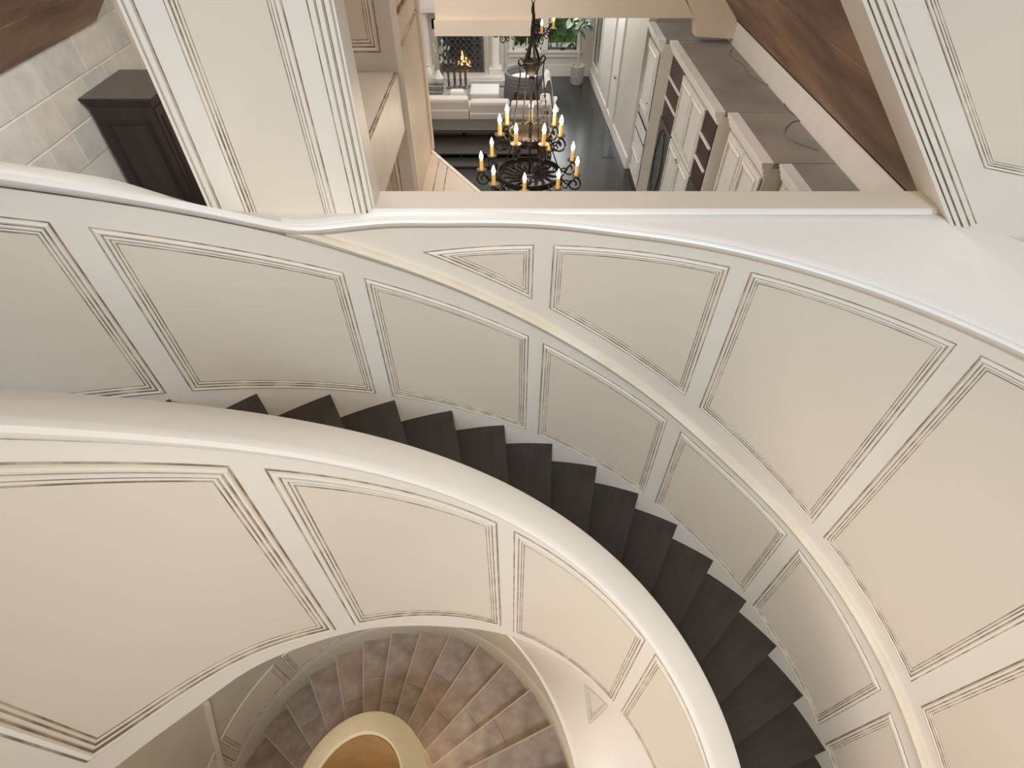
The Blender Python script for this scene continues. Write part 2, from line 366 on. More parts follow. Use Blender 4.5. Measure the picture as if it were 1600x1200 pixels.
# inner parapet wall
RI = 1.01
WB = [(20, -0.64), (95, -0.64), (105, -0.65), (113, -0.65), (122, -0.62), (130, -0.58), (140, -0.56), (150, -0.555), (160, -0.61), (180, -0.64)]
def wb(t): return zr(t) + interp(t, WB)
rows = []
ia = [196 + (-30 - 196) * i / 120 for i in range(121)]
for t in ia:
    c, s = math.cos(R_(t)), math.sin(R_(t))
    rows.append([(C[0] + r * c, C[1] + r * s, z) for r, z in ((RI, wb(t)), (RI, zr(t) + 0.605), (1.10, zr(t) + 0.605), (1.10, wb(t)))])
mb = MB(); mb.add(*sweep(rows)); wi = mb.build('wall_inner', 'paint', smooth=True)
tagit(wi, 'curved cream parapet with framed panels on the open well side of the stairs', None, None, 'structure')
rows = []
for t in ia:
    c, s = math.cos(R_(t)), math.sin(R_(t)); z = zr(t)
    rows.append([(C[0] + r * c, C[1] + r * s, z + q) for r, q in ((RI + 0.005, 0.590), (0.996, 0.596), (0.985, 0.608), (0.980, 0.622), (0.984, 0.638), (0.994, 0.647), (1.008, 0.650), (1.132, 0.640), (1.142, 0.630), (1.142, 0.608), (1.10, 0.60))])
mb = MB(); mb.add(*sweep(rows)); mb.build('parapet_cap', 'cap', wi, smooth=True)
rows = []
for t in ia:
    c, s = math.cos(R_(t)), math.sin(R_(t)); z = zr(t)
    rows.append([(C[0] + r * c, C[1] + r * s, z + q) for r, q in ((RI + .002, 0.586), (RI - 0.0025, 0.586), (RI - 0.0025, 0.592), (RI + .002, 0.592))])
mb = MB(); mb.add(*sweep(rows)); mb.build('cap_bead', 'glaze', wi)
def inner(s, z, e): t = s / RI; return (C[0] + (RI - e) * math.cos(t), C[1] + (RI - e) * math.sin(t), z)
def ip_top(t): return zr(t) + 0.525
def ip_bot(t): return zr(t) + interp(t, [(55, -0.575), (95, -0.56), (100, -0.53), (136, -0.51), (150, -0.48), (168, -0.53)])
for a, b in ((168.5, 136.0), (132.6, 98.3), (94.8, 58.6), (55.0, 20)):
    helix_panel(a, b, ip_bot, ip_top, inner, RI, wi, N=26, scale=.74)

# lower apron: plaster sweeping from under the parapet to the rim of the basement stair
S = (-1.2945, 0.2891); RS = 1.7837; SZ = -6.9887; SH = 0.17908; ST = 144.215; SD = -11.0013
def sz(t): return SZ + SH * (t - ST) / SD
rows = []; na = 40
def apr(i, q):
    t = 93.5 + (18 - 93.5) * i / na; a = 45 + (-4 - 45) * i / na
    p = Vector((C[0] + RI * math.cos(R_(t)), C[1] + RI * math.sin(R_(t)), wb(t))); g = Vector((S[0] + RS * math.cos(R_(a)), S[1] + RS * math.sin(R_(a)), -4.6))
    return p.lerp(g, q)
v = []
for i in range(na + 1): v += [apr(i, q / 10) for q in range(11)]
mb = MB(); mb.add(v, [(i * 11 + q, i * 11 + q + 1, (i + 1) * 11 + q + 1, (i + 1) * 11 + q) for i in range(na) for q in range(10)])
ap = mb.build('wall_apron', 'paint', smooth=True); tagit(ap, 'plain cream plaster wall sweeping down to the rim of the stone stairs', None, None, 'structure')
def apf(x, z, e):
    p = apr(x / .04, -z / 1.3); return tuple(p - p.normalized() * e)
flat_panel([(13.6 * .04, -.13 * 1.3), (18.6 * .04, -.06 * 1.3), (21 * .04, -.55 * 1.3)], apf, ap, .55)
rows = []
for i in range(60):
    a = 47 - 55 * i / 59; c, s = math.cos(R_(a)), math.sin(R_(a))
    rows.append([(S[0] + r * c, S[1] + r * s, z) for r, z in ((RS + .01, -4.62), (RS - 0.012, -4.62), (RS - 0.016, -4.60), (RS - 0.008, -4.585), (RS + .01, -4.585))])
mb = MB(); mb.add(*sweep(rows)); mb.build('rim_bead', 'cap', ap, smooth=True)

# ------------------------------------------------------------------ basement stair seen through the well
sstair = thing('stone_spiral_staircase', 'worn travertine winder steps spiralling far below in the well', 'staircase', (S[0], S[1], 0))
for k in range(-4, 13):
    spl = 1.25 + 0.16 * math.sin(k * 2.1)
    tr = link('step', None, sstair, (0, 0, SZ + SH * k), R_(ST + SD * k))
    for j, (r0, r1) in enumerate(((0.74, spl - .0012), (spl + .0012, RS + .01))):
        o = sector(r0, r1, 0.45, SD - 0.4, -0.05, 0, 3).build('tread_stone', random.choice(('trav', 'trav2', 'trav3')), tr)
    sector(0.74, RS + .01, 0.46, 0.05, -0.035, .001, 1).build('nosing_highlight', 'travglint', tr)  # pale strip stands in for light catching the tread edge
    sector(0.74, RS + .01, -0.4, SD - 0.2, -SH - 0.02, -0.05, 3).build('riser_stone', 'trav3', tr)
rows = []
for i in range(81):
    t = 215 - 240 * i / 80; c, s = math.cos(R_(t)), math.sin(R_(t))
    rows.append([(S[0] + r * c, S[1] + r * s, z) for r, z in ((RS, -8.0), (RS, -4.6), (RS + 0.12, -4.6), (RS + 0.12, -8.0))])
mb = MB(); mb.add(*sweep(rows)); wbm = mb.build('wall_basement', 'under', smooth=True); tagit(wbm, 'round plaster wall enclosing the stone stairs below', None, None, 'structure')
def bas(s_, z, e): t = s_ / RS; return (S[0] + (RS - e) * math.cos(t), S[1] + (RS - e) * math.sin(t), z)
rows = []
for i in range(81):
    t = 200 - 215 * i / 80; c, s = math.cos(R_(t)), math.sin(R_(t)); z = sz(t)
    rows.append([(S[0] + r * c, S[1] + r * s, z + q) for r, q in ((RS, -0.2), (RS - 0.022, -0.2), (RS - 0.022, 0.17), (RS - 0.012, 0.20), (RS, 0.205))])
mb = MB(); mb.add(*sweep(rows)); mb.build('skirting', 'under', wbm, smooth=True)
for a, b in ((178, 155), (152.5, 127.6), (125.0, 100.0), (97.5, 72)):
    helix_panel(a, b, lambda t: sz(t) + 0.25, lambda t: sz(t) + 0.80, bas, RS, wbm, N=16, scale=1.0)
rows = [[bas(RS * R_(t), z, e) for t, z, e in ((146 + 12 * q + dt_, -5.6 - 1.13 * q, ee) for dt_, ee in ((-.7, 0), (-.7, .03), (.7, .03), (.7, 0)))] for q in (0, .25, .5, .75, 1)]
mb = MB(); mb.add(*sweep(rows)); mb.build('corner_moulding', 'paint', wbm)
rows = []
for i in range(91):
    t = 230 - 240 * i / 90; c, s = math.cos(R_(t)), math.sin(R_(t)); z = sz(t)
    rows.append([(S[0] + r * c, S[1] + r * s, zz) for r, zz in ((0.66, -8.1), (0.66, z + 0.86), (0.675, z + 0.885), (0.80, z + 0.885), (0.82, z + 0.865), (0.82, -8.1))])
mb = MB(); mb.add(*sweep(rows)); wn = mb.build('wall_newel', 'newel', smooth=True); rows2 = [[(S[0] + r * math.cos(R_(t)), S[1] + r * math.sin(R_(t)), zz) for r, zz in ((.658, -8.1), (.658, sz(t) + .84), (.652, sz(t) + .84), (.652, -8.1))] for t in [230 - 240 * i / 60 for i in range(61)]]
mb = MB(); mb.add(*sweep(rows2)); mb.build('well_lining', 'amber', wn, smooth=True)
tagit(wn, 'ochre round inner wall with a flat cap at the core of the stone stairs', None, None, 'structure')
mb = MB(); mb.prism(arc(S, 2.0, 0, 351, 39), -8.2, -8.08); tagit(mb.build('floor_basement', 'amber'), 'warm amber floor at the bottom of the well', None, None, 'structure')

# ================================================================== the opening wall above the ledge
wf = MB(); wf.box(-6.2, 5, YB - .02, YB, -5, -1.4)
wf = wf.build('wall_front', 'paint'); tagit(wf, 'cream wall below the opening sill', None, None, 'structure')
sill = MB().prism([(-0.60, YW), (1.95, YW), (1.95, YB), (-0.60, YB)], ZL - .01, ZL + 0.022).build('trim_1', 'plaster'); tagit(sill, 'flat beige sill strip across the opening behind the ledge', None, None, 'structure')
rows = [[(x, y, ZL + z) for y, z in ((YW + .002, 0), (YW - 0.010, 0.002), (YW - 0.016, 0.010), (YW - 0.010, 0.020), (YW + .004, 0.026))] for x in (-0.57, 1.70)]
mb = MB(); mb.add(*sweep(rows)); mb.build('sill_bead', 'cap', sill, smooth=True)
# pilaster
pil = MB().box(-1.222, -0.566, YW, YB, -1.6, 1.6).build('wall_pilaster', 'paint'); tagit(pil, 'broad cream panelled pier standing between the two openings', None, None, 'structure')
fp = lambda x, z, e: (x, YW - e, z)
flat_panel([(-1.085, -1.3), (-0.715, -1.3), (-0.715, 1.4), (-1.085, 1.4)], fp, pil, .8)
def vstrip(name, x0, x1, e, m, parent, z0=-1.5, z1=1.6, y=YW): return MB().box(x0, x1, y - e, y, z0, z1).build(name, m, parent)
for x0, x1, e, m in ((-1.222, -1.210, 0.010, 'paint'), (-1.207, -1.203, 0.0015, 'glaze'), (-1.200, -1.182, 0.012, 'paint'), (-1.180, -1.176, 0.0015, 'glaze'),
                     (-0.640, -0.636, 0.0015, 'glaze'), (-0.633, -0.615, 0.010, 'paint'), (-0.613, -0.609, 0.0015, 'glaze'), (-0.606, -0.590, 0.014, 'paint'), (-0.588, -0.584, 0.0015, 'glaze'), (-0.581, -0.566, 0.012, 'paint')):
    vstrip('edge_moulding', x0, x1, e, m, pil)
MB().box(-0.5665, -0.560, YW + .02, YB - .01, -1.17, 1.6).build('reveal_board', 'trim', pil)

# right raked wall: follows the slope of the roof behind
rd = Vector((0.874, -0.486, 0)); rp0 = Vector((1.70, 2.0, 0)); rn = Vector((-0.486, -0.874, 0))
def rk(s, z, e): p = rp0 + rd * s + rn * e; return (p.x, p.y, z)
poly = [(-0.565, -0.478), (0.085, -1.20), (1.3, -1.20), (1.3, 0.9), (-1.80, 0.9)]
k1 = (poly[1][1] - poly[0][1]) / (poly[1][0] - poly[0][0])
poly[4] = (poly[0][0] + (0.9 - poly[0][1]) / k1, 0.9); poly = [poly[4]] + poly[1:4]
v = [rk(s, z, 0) for s, z in poly] + [tuple(Vector(rk(s, z, 0)) + Vector((-0.004, 0.24, 0.0))) for s, z in poly]
mb = MB(); mb.add(v, [(0, 1, 2, 3), (7, 6, 5, 4)] + [(i, (i + 1) % 4, 4 + (i + 1) % 4, 4 + i) for i in range(4)])
rw = mb.build('wall_raked', 'paint'); tagit(rw, 'cream panelled wall with a sloping edge at the upper right', None, None, 'structure')
u = Vector((1, k1)).normalized(); nn = Vector((-u.y, u.x)); nn = nn if nn.x > 0 else -nn
def strip2(off0, off1, e, m, nm='edge_moulding'):
    a = Vector(poly[1]); L = 2.6
    q = [a + nn * off0 + u * 0.0, a + nn * off1, a + nn * off1 - u * L, a + nn * off0 - u * L]
    q = [(p.x, max(p.y, -1.2)) for p in q]
    v = [rk(s, z, 0) for s, z in q] + [rk(s, z, e) for s, z in q]
    MB().add(v, [(0, 1, 2, 3), (4, 5, 6, 7)] + [(i, (i + 1) % 4, 4 + (i + 1) % 4, 4 + i) for i in range(4)]).build(nm, m, rw)
for o0, o1, e, m in ((0.0, 0.012, .010, 'paint'), (0.013, 0.017, .0015, 'glaze'), (0.018, 0.030, .014, 'paint'), (0.031, 0.036, .0015, 'glaze'), (0.037, 0.052, .012, 'paint'), (0.053, 0.057, .0015, 'glaze'), (0.058, 0.072, .006, 'paint'), (.073, .076, .0015, 'glaze')):
    strip2(o0, o1, e, m)
pa = Vector((0.055, -0.945)); pb = pa - u * 2.2
flat_panel([(pa.x, pa.y), (1.2, -0.96), (1.2, pb.y), (pb.x, pb.y)], rk, rw, .5)

# ================================================================== the gallery behind the opening
EX, EZ = 3.25, -2.2           # right eave
LX = -6.05                    # left stone wall
AX = (EX + LX) / 2; AZ = EZ + (EX - AX)
fl = MB().box(-7, 4.2, YB, 16.2, -5.12, -5.0).build('floor', 'floor'); tagit(fl, 'dark polished floorboards of the living room', None, None, 'structure')
for i, (x0, z0, nm, lb) in enumerate(((EX, EZ, 'ceiling_right', 'rough brown timber ceiling slope above the built-in cabinets'), (LX + 0.08, EZ, 'ceiling_left', 'rough brown timber ceiling slope above the stone wall'))):
    sg = 1 if i == 0 else -1
    v = []
    for y in (YB, 9.2): v += [(x0, y, z0), (AX, y, AZ), (AX, y, AZ + .15), (x0 + .1 * sg, y, z0 + .15)]
    mb = MB(); mb.add(v, [(0, 1, 5, 4), (3, 7, 6, 2), (1, 2, 6, 5), (0, 4, 7, 3), (0, 3, 2, 1), (4, 5, 6, 7)])
    ce = mb.build(nm, 'rustic'); tagit(ce, lb, None, None, 'structure')
    W = (x0 - AX) * sg * math.sqrt(2); nb = 9
    for j in range(nb):          # hewn boards, each slightly proud and uneven
        a0 = W * j / nb + .004; a1 = W * (j + 1) / nb - .004; h0 = 0.012 + random.uniform(0, .014); h1 = 0.012 + random.uniform(0, .014)
        q = []
        for y in (YB + .01, 9.19):
            for a, hh in ((a0, 0), (a1, 0), (a1, h1), (a0, h0)):
                q.append((x0 - sg * (a + hh) * .7071, y, z0 + (a - hh) * .7071))
        MB().add(q, [(0, 1, 2, 3), (7, 6, 5, 4), (0, 4, 5, 1), (1, 5, 6, 2), (2, 6, 7, 3), (3, 7, 4, 0)]).build('ceiling_board', 'rustic', ce)
# right wall: band between cabinet tops and ceiling
wr = MB().box(EX, EX + .15, YB, 9.3, -5, EZ + .1).build('wall_right', 'trim'); tagit(wr, 'pale wall band between the cabinet tops and the timber ceiling', None, None, 'structure')
MB().box(EX - .03, EX, YB, 9.2, EZ - .02, EZ + .015).build('eave_shadow_strip', 'black', wr)  # solid black strip drawn as the shadow line under the timber ceiling
# end wall above the wide opening to the living room
we = MB(); we.prism([(0, 0)] * 0 or [(0.30, -2.19), (2.62, -2.19), (2.68, -2.42), (3.25, -2.45), (3.25, -2.2), (AX, AZ), (-1.1, -1.0 + (AZ + 1.0)), (-1.1, -2.40), (0.30, -2.40)], 9.2, 9.42)
we.v = [(x, z, y) for x, y, z in we.v]
we = we.build('wall_end', 'plaster'); tagit(we, 'beige plaster header over the opening to the living room', None, None, 'structure')
MB().box(-1.12, 0.30, 9.14, 9.2, -2.40, -2.21).build('header_fascia', 'plaster', we)
# left stone wall with single blocks
ws = MB().box(LX - .2, LX, YB, 12, -5, -2.0).build('wall_left', 'mortar'); tagit(ws, 'pale limestone block wall behind the dark cupboard', None, None, 'structure')
zc = -5.0; row = 0
while zc < -2.05:
    hh = 0.46; y = 3.6 - (row % 2) * 0.37 - random.random() * .15
    while y < 11.2:
        ln = random.choice((0.55, 0.75, 0.95)); e = 0.006 + random.random() * 0.01; b = 0.012
        z1 = min(zc + hh, -2.03)
        x0 = LX; x1 = LX + e; g = 0.005
        v = [(x0, y + g, zc + g), (x0, y + ln - g, zc + g), (x0, y + ln - g, z1 - g), (x0, y + g, z1 - g), (x1, y + g + b, zc + g + b), (x1, y + ln - g - b, zc + g + b), (x1, y + ln - g - b, z1 - g - b), (x1, y + g + b, z1 - g - b)]
        if zc > -3.9: MB().add(v, [(4, 5, 6, 7), (0, 1, 5, 4), (1, 2, 6, 5), (2, 3, 7, 6), (3, 0, 4, 7)]).build('stone_block', random.choice(('stone', 'stone2', 'stone3')), ws)
        y += ln
    zc += hh; row += 1
MB().box(LX, LX + .03, 5.5, 5.56, -3.1, -2.55).build('corner_bead', 'bronze', ws)
wel = MB().box(LX, -1.9, 9.9, 10.1, -5, -1.2).build('wall_far_left', 'plaster'); tagit(wel, 'beige wall at the far end of the stone hall', None, None, 'structure')

# armoire
ar = thing('armoire', 'tall dark espresso armoire standing against the stone wall', 'armoire', (-5.52, 8.68, -5))
AW, AL, AH = 0.98, 1.16, 2.12
ax, ay = AW / 2, AL / 2
boxo('body', 'armoire', ar, -ax + .05, ax - .05, -ay + .04, ay - .04, 0.08, AH - .12, bevel=.006)
boxo('plinth', 'armoire', ar, -ax + .02, ax - .02, -ay + .02, ay - .02, 0, 0.10, bevel=.006)
mb = MB()
for q, (o, z0, z1) in enumerate(((0.04, AH - .13, AH - .09), (0.02, AH - .09, AH - .05), (0.0, AH - .05, AH - .012))): mb.box(-ax + o, ax - o, -ay + o, ay - o, z0, z1)
mb.build('cornice', 'armoire', ar)
boxo('top_board', 'armtop', ar, -ax - .01, ax + .01, -ay - .01, ay + .01, AH - .012, AH, bevel=.004)
fs = lambda x, z, e: (x, -ay + .04 - e, z)
flat_panel([(-ax + .17, 0.55), (ax - .17, 0.55), (ax - .17, AH - .32), (-ax + .17, AH - .32)], fs, ar, 1.1, 'armoire', ('armoire', 'black'))
flat_panel([(-ax + .17, 0.16), (ax - .17, 0.16), (ax - .17, 0.47), (-ax + .17, 0.47)], fs, ar, 1.1, 'armoire', ('armoire', 'black'))
for s_ in (-1, 1):
    y0, y1 = (-ay + .06, -.005) if s_ < 0 else (.005, ay - .06)
    d = MB().box(ax - .05, ax - .03, y0, y1, 0.14, AH - .16).build('door', 'armoire', ar)
    fd = lambda y, z, e: (ax - .03 + e, y, z)
    flat_panel([(y0 + .08, 0.3), (y1 - .08, 0.3), (y1 - .08, AH - .28), (y0 + .08, AH - .28)], fd, d, 1.2, 'armoire', ('armoire', 'black'))
    MB().tube([(ax - .03, s_ * .04, 1.05), (ax + .012, s_ * .04, 1.06), (ax + .012, s_ * .04, 1.16), (ax - .03, s_ * .04, 1.17)], .009).build('handle', 'brass', d)

# pier with side beam and chamfered soffit
PX, PY0, PY1 = -0.79, 4.2, 5.35
pr = MB().box(-2.4, PX, PY0, PY1, -5, 1.2).build('wall_pier', 'cream'); tagit(pr, 'panelled cream pier left of the chandelier', None, None, 'structure')
fq = lambda x, z, e: (x, PY0 - e, z)
flat_panel([(-1.5, -1.20), (-0.89, -1.20), (-0.89, 0.9), (-1.5, 0.9)], fq, pr, 1.3)
flat_panel([(-1.5, -4.6), (-0.89, -4.6), (-0.89, -1.80), (-1.5, -1.80)], fq, pr, 1.3)
fx = lambda y, z, e: (PX + e, y, z)
MB().box(PX, PX + .012, PY0 + .04, PY1 - .1, -2.35, 1.2).build('limewash_facing', 'limewash', pr)
MB().box(PX, PX + .035, PY0, PY0 + .035, -4.9, 1.2).build('corner_trim', 'cap', pr)
MB().box(PX, PX + .035, PY1 - .10, PY1, -2.35, 1.2).build('corner_trim', 'limewash', pr)
for z in (-1.02, -0.985, -1.2):
    MB().box(PX + .012, PX + .022, PY0 + .06, PY1 - .12, z, z + .015).build('facing_moulding', 'glaze', pr)
bm_ = MB().box(-1.2, PX, YB, PY0, -1.69, -1.325).build('trim_2', 'trim'); tagit(bm_, 'white boxed beam running from the pier towards the stair', None, None, 'structure')
MB().box(-1.2, PX - .03, YB, PY0, -1.325, -1.318).build('beam_top', 'under', bm_)
for xx in (PX - .028, PX - .012): MB().box(xx, xx + .006, YB, PY0 - .02, -1.325, -1.316).build('beam_bead', 'glaze', bm_)
so = MB().prism([(PX + .0, PY1 - .05), (-0.26, 4.44), (0.6, 3.03), (0.6, YB), (PX + .0, YB)], -2.6, -2.35).build('trim_3', 'limewash'); tagit(so, 'pale chamfered soffit board below the pier', None, None, 'structure')
for x, y1 in ((PX + .10, 5.15), (PX + .19, 5.0)): MB().box(x, x + .008, YB, y1, -2.35, -2.345).build('board_seam', 'glaze', so)
e0 = Vector((PX, PY1 - .05, 0)); e1 = Vector((0.6, 3.03, 0)); dd = (e1 - e0).normalized(); pp = Vector((-dd.y, dd.x, 0))
MB().prism([tuple((e0)[:2]), tuple(e1[:2]), tuple((e1 - pp * .03)[:2]), tuple((e0 - pp * .03)[:2])], -2.35, -2.335).build('edge_bead', 'cap', so)

# ------------------------------------------------------------------ built-in cabinets along the right wall
ZT = -2.52
def door(parent, x, y0, y1, z0, z1, m='white'):
    d = MB().box(x - .022, x, y0 + .006, y1 - .006, z0 + .006, z1 - .006).build('door', m, parent)
    flat_panel([(y0 + .06, z0 + .06), (y1 - .06, z0 + .06), (y1 - .06, z1 - .06), (y0 + .06, z1 - .06)], lambda y, z, e: (x - .022 - e, y, z), d, 1.2, m, (m, 'glaze'))
    return d
def knob(parent, x, y, z):
    MB().tube([(x - .022, y, z), (x - .045, y, z), (x - .055, y, z)], [.006, .009, .016], 8).build('knob', 'brass', parent)
def crown(parent, x, y0, y1):
    mb = MB()
    for a, z0, z1 in ((.018, -.15, -.11), (.038, -.11, -.06), (.062, -.06, -.025), (.075, -.025, 0)):
        mb.box(x - a, x + (.045 if z1 == 0 else .03), y0 + .001, y1 - .004, ZT + z0, ZT + z1)
    mb.build('crown_moulding', 'white', parent)
def unit(name, label, x, y0, y1, zt=ZT):
    u = thing(name, label, 'cabinet', (0, 0, 0))
    MB().box(x + .02, EX - .005, y0 + .014, y1 - .002, -5, zt - .06).build('carcass', 'cream', u)
    MB().box(x + .046, EX - .005, y0, y1, zt - .06, zt - .004).build('top_board', 'greytop', u)
    MB().box(x + .001, EX - .3, y0 + .003, y0 + .014, -5, zt - .005).build('side_panel', 'cream', u)
    crown(u, x, y0, y1)
    return u
u = unit('linen_cabinet', 'narrow white cabinet with two drawers at the far end of the built-in row', 2.28, 9.43, 10.4)
d = door(u, 2.28, 9.5, 10.33, -3.75, ZT - .2); knob(d, 2.28, 9.62, -3.5)
for z in (-4.02, -4.28): MB().box(2.262, 2.28, 9.5, 10.33, z - .115, z + .115).build('drawer', 'white', u); MB().box(2.262, 2.279, 9.5, 10.33, z + .118, z + .132).build('drawer_gap', 'black', u)
door(u, 2.28, 9.5, 10.33, -4.9, -4.42)
u = unit('bookcase_cabinet', 'white cabinet with dark open shelves either side of tall double doors', 2.44, 6.67, 9.40)
xf = 2.44
for y0, y1 in ((8.50, 9.30), (6.72, 7.20)):
    MB().box(xf - .002, xf + .014, y0, y1, -3.55, -2.70).build('shelf_recess', 'shelf', u)
    for z in (-2.98, -3.27): MB().box(xf - .028, xf + .014, y0, y1, z - .012, z + .012).build('shelf', 'white', u)
    gd = MB().box(xf - .02, xf + .012, y0, y1, -4.85, -3.57).build('grille_door', 'darkwood', u)
    MB().box(xf - .026, xf - .02, y0 + .10, y1 - .10, -4.75, -3.68).build('glass_pane', 'pewter', gd)
    ym = (y0 + y1) / 2
    for sgn in (-1, 1):
        pts = [(xf - .032, ym + sgn * (y1 - y0) * (.34 * math.cos(a) - .02), -4.2 + .5 * math.sin(a) * (1 - .15 * math.cos(3 * a))) for a in [(-1.4 + 2.8 * i / 14) for i in range(15)]]
        MB().tube(pts, .009, 5).build('iron_scroll', 'iron', gd)
ym = (7.20 + 8.50) / 2
d = door(u, xf, 7.22, ym, -3.55, -2.70); d2 = door(u, xf, ym, 8.48, -3.55, -2.70)
d = door(u, xf, 7.22, ym, -4.85, -3.58); knob(d, xf, ym - .05, -3.66); d = door(u, xf, ym, 8.48, -4.85, -3.58); knob(d, xf, ym + .05, -3.66)
u = unit('double_door_cabinet', 'white double door cabinet beside the dark shelves, second from the stair', 2.58, 5.37, 6.66)
for a, b in ((5.42, 6.0), (6.0, 6.58)): d = door(u, 2.58, a, b, -4.3, -2.70)
u = unit('end_cabinet', 'cream cabinet nearest the stair opening in the built-in row', 2.75, 4.2, 5.36)
for a, b in ((4.25, 4.75), (4.75, 5.25)): d = door(u, 2.75, a, b, -4.3, -2.70, 'cream')
u = thing('cabinet_top_board', 'dusty taupe board covering the ceiling side of the cabinets near the stair', 'board', (0, 0, 0))
boxo('board', 'greytop', u, 2.9, EX - .005, YB + .01, 4.18, ZT - .06, ZT - .004)
tagit(MB().box(2.23 + .16, EX - .005, 10.42, 15.6, ZT - .06, ZT - .004).build('ceiling_soffit', 'greytop'), 'grey soffit beyond the cabinets', None, None, 'structure')
tagit(MB().box(EX, EX + .15, 9.31, 15.7, -5, -1.2).build('wall_living_side', 'trim'), 'white wall end beyond the cabinets', None, None, 'structure')
# loose cable lying on the cabinet tops
mb = MB(); pts = []
for i in range(26):
    q = i / 25; y = 9.0 - 2.6 * q; pts.append((3.20 - .10 * math.sin(q * 6.3) - .05 * math.sin(q * 17), y, ZT + .003))
for i in range(14):
    q = i / 13; pts.append((3.18 - .22 * math.sin(q * 3.1), 6.4 - .75 * q, ZT + .003))
mb.tube(pts, .006, 5); tagit(mb.build('cable', 'wire'), 'thin grey cable trailing along the cabinet tops by the pale wall', 'cable')

# ================================================================== living room
yb = 15.6
wx = lambda y: 2.22 - .043 * (y - 10.6)
lw = MB()
def wallx(y0, y1, z0, z1): lw.add([(wx(y0), y0, z0), (wx(y1), y1, z0), (wx(y1), y1, z1), (wx(y0), y0, z1), (wx(y0) + .15, y0, z0), (wx(y1) + .15, y1, z0), (wx(y1) + .15, y1, z1), (wx(y0) + .15, y0, z1)], [(0, 1, 2, 3), (4, 5, 6, 7), (0, 1, 5, 4), (1, 2, 6, 5), (2, 3, 7, 6), (3, 0, 4, 7)])
wallx(10.42, 14.35, -5, -1.6); wallx(14.35, 15.1, -5, -4.5); wallx(14.35, 15.1, -2.4, -1.6); wallx(15.1, 15.75, -5, -1.6)
lw = lw.build('wall_living_right', 'living'); tagit(lw, 'grey-beige side wall of the living room with baseboard', None, None, 'structure')
bb = MB(); bb.prism([(wx(10.42) - .025, 10.42), (wx(15.6) - .025, 15.6), (wx(15.6), 15.6), (wx(10.42), 10.42)], -5, -4.78); tagit(bb.build('baseboard_right', 'trim'), 'white baseboard along the living room side wall', None, None, 'structure')
def framed(name, parent, y0, y1, z0, z1, w_, e, m='trim'):
    mb = MB()
    for a, b, c, d_ in ((y0 - w_, y0, z0 - w_, z1 + w_), (y1, y1 + w_, z0 - w_, z1 + w_), (y0, y1, z0 - w_, z0), (y0, y1, z1, z1 + w_)):
        mb.box(wx((a + b) / 2) - e, wx((a + b) / 2) + .02, a, b, c, d_)
    return mb.build(name, m, parent)
win2 = thing('window_2', 'bright narrow side window on the living room right wall', 'window'); win2['kind'] = 'structure'
framed('window_frame', win2, 14.35, 15.1, -4.5, -2.4, .07, .02); MB().box(wx(14.7) + .05, wx(14.7) + .056, 14.33, 15.12, -4.52, -2.38).build('window_pane', 'glass', win2)
dr = thing('door_1', 'pale living room side door with dark lever', 'door'); dr['kind'] = 'structure'
framed('door_frame', dr, 12.1, 12.85, -5, -2.7, .09, .03)
MB().box(wx(12.5) - .012, wx(12.5) + .02, 12.1, 12.85, -5, -2.7).build('door_leaf', 'trim', dr); MB().tube([(wx(12.2) - .02, 12.2, -3.95), (wx(12.2) - .06, 12.2, -3.95), (wx(12.2) - .06, 12.32, -3.95)], .012).build('door_lever', 'iron', dr)
# back wall with window opening
wb_ = MB()
wb_.box(-3.2, 0.02, yb, yb + .15, -5, -1.6); wb_.box(0.02, 1.62, yb, yb + .15, -5, -4.42); wb_.box(0.02, 1.62, yb, yb + .15, -2.6, -1.6); wb_.box(1.62, 2.3, yb, yb + .15, -5, -1.6)
wb_ = wb_.build('wall_living_back', 'living'); tagit(wb_, 'far wall of the living room with fireplace and window', None, None, 'structure')
tagit(MB().box(-0.1, 1.97, yb - .03, yb, -5, -4.74).build('baseboard_back', 'trim'), 'white baseboard below the living room window', None, None, 'structure')
wl = MB().box(-3.3, -3.15, 10.1, yb + .15, -5, -1.6).build('wall_living_left', 'trim'); tagit(wl, 'white left wall of the living room', None, None, 'structure')
wn1 = thing('window_1', 'leaded casement pair above the living room sill with green trees outside', 'window'); wn1['kind'] = 'structure'
mb = MB()
for x0, x1, z0, z1 in ((-0.07, 0.02, -4.55, -2.5), (1.62, 1.71, -4.55, -2.5), (0.74, 0.90, -4.42, -2.6), (0.02, 1.62, -4.55, -4.40), (0.02, 1.62, -2.62, -2.5)): mb.box(x0, x1, yb - .035, yb + .06, z0, z1)
mb.build('window_frame', 'trim', wn1)
MB().box(-0.10, 1.74, yb - .07, yb - .0, -4.45, -4.41).build('window_sill', 'trim', wn1)
for x0, x1 in ((0.02, 0.74), (0.90, 1.62)):
    ca = MB()
    for a, b, c, d_ in ((x0, x0 + .035, -4.40, -2.62), (x1 - .035, x1, -4.40, -2.62), (x0, x1, -4.40, -4.35), (x0, x1, -2.66, -2.62)): ca.box(a, b, yb + .02, yb + .05, c, d_)
    ca = ca.build('casement', 'leading' if x0 > .5 else 'trim', wn1)
    MB().box(x0 + .03, x1 - .03, yb + .033, yb + .037, -4.36, -2.65).build('window_pane', 'glass', ca)
    mb = MB(); mb.box((x0 + x1) / 2 - .012, (x0 + x1) / 2 + .012, yb + .025, yb + .045, -4.36, -2.65)
    for z in (-3.95, -3.5, -3.05): mb.box(x0, x1, yb + .025, yb + .045, z - .01, z + .01)
    mb.build('muntin', 'leading' if x0 > .5 else 'trim', ca)
    MB().box((x0 + x1) / 2 - .04, (x0 + x1) / 2 + .06, yb - .02, yb + .02, -4.405, -4.37).build('crank', 'iron', ca)
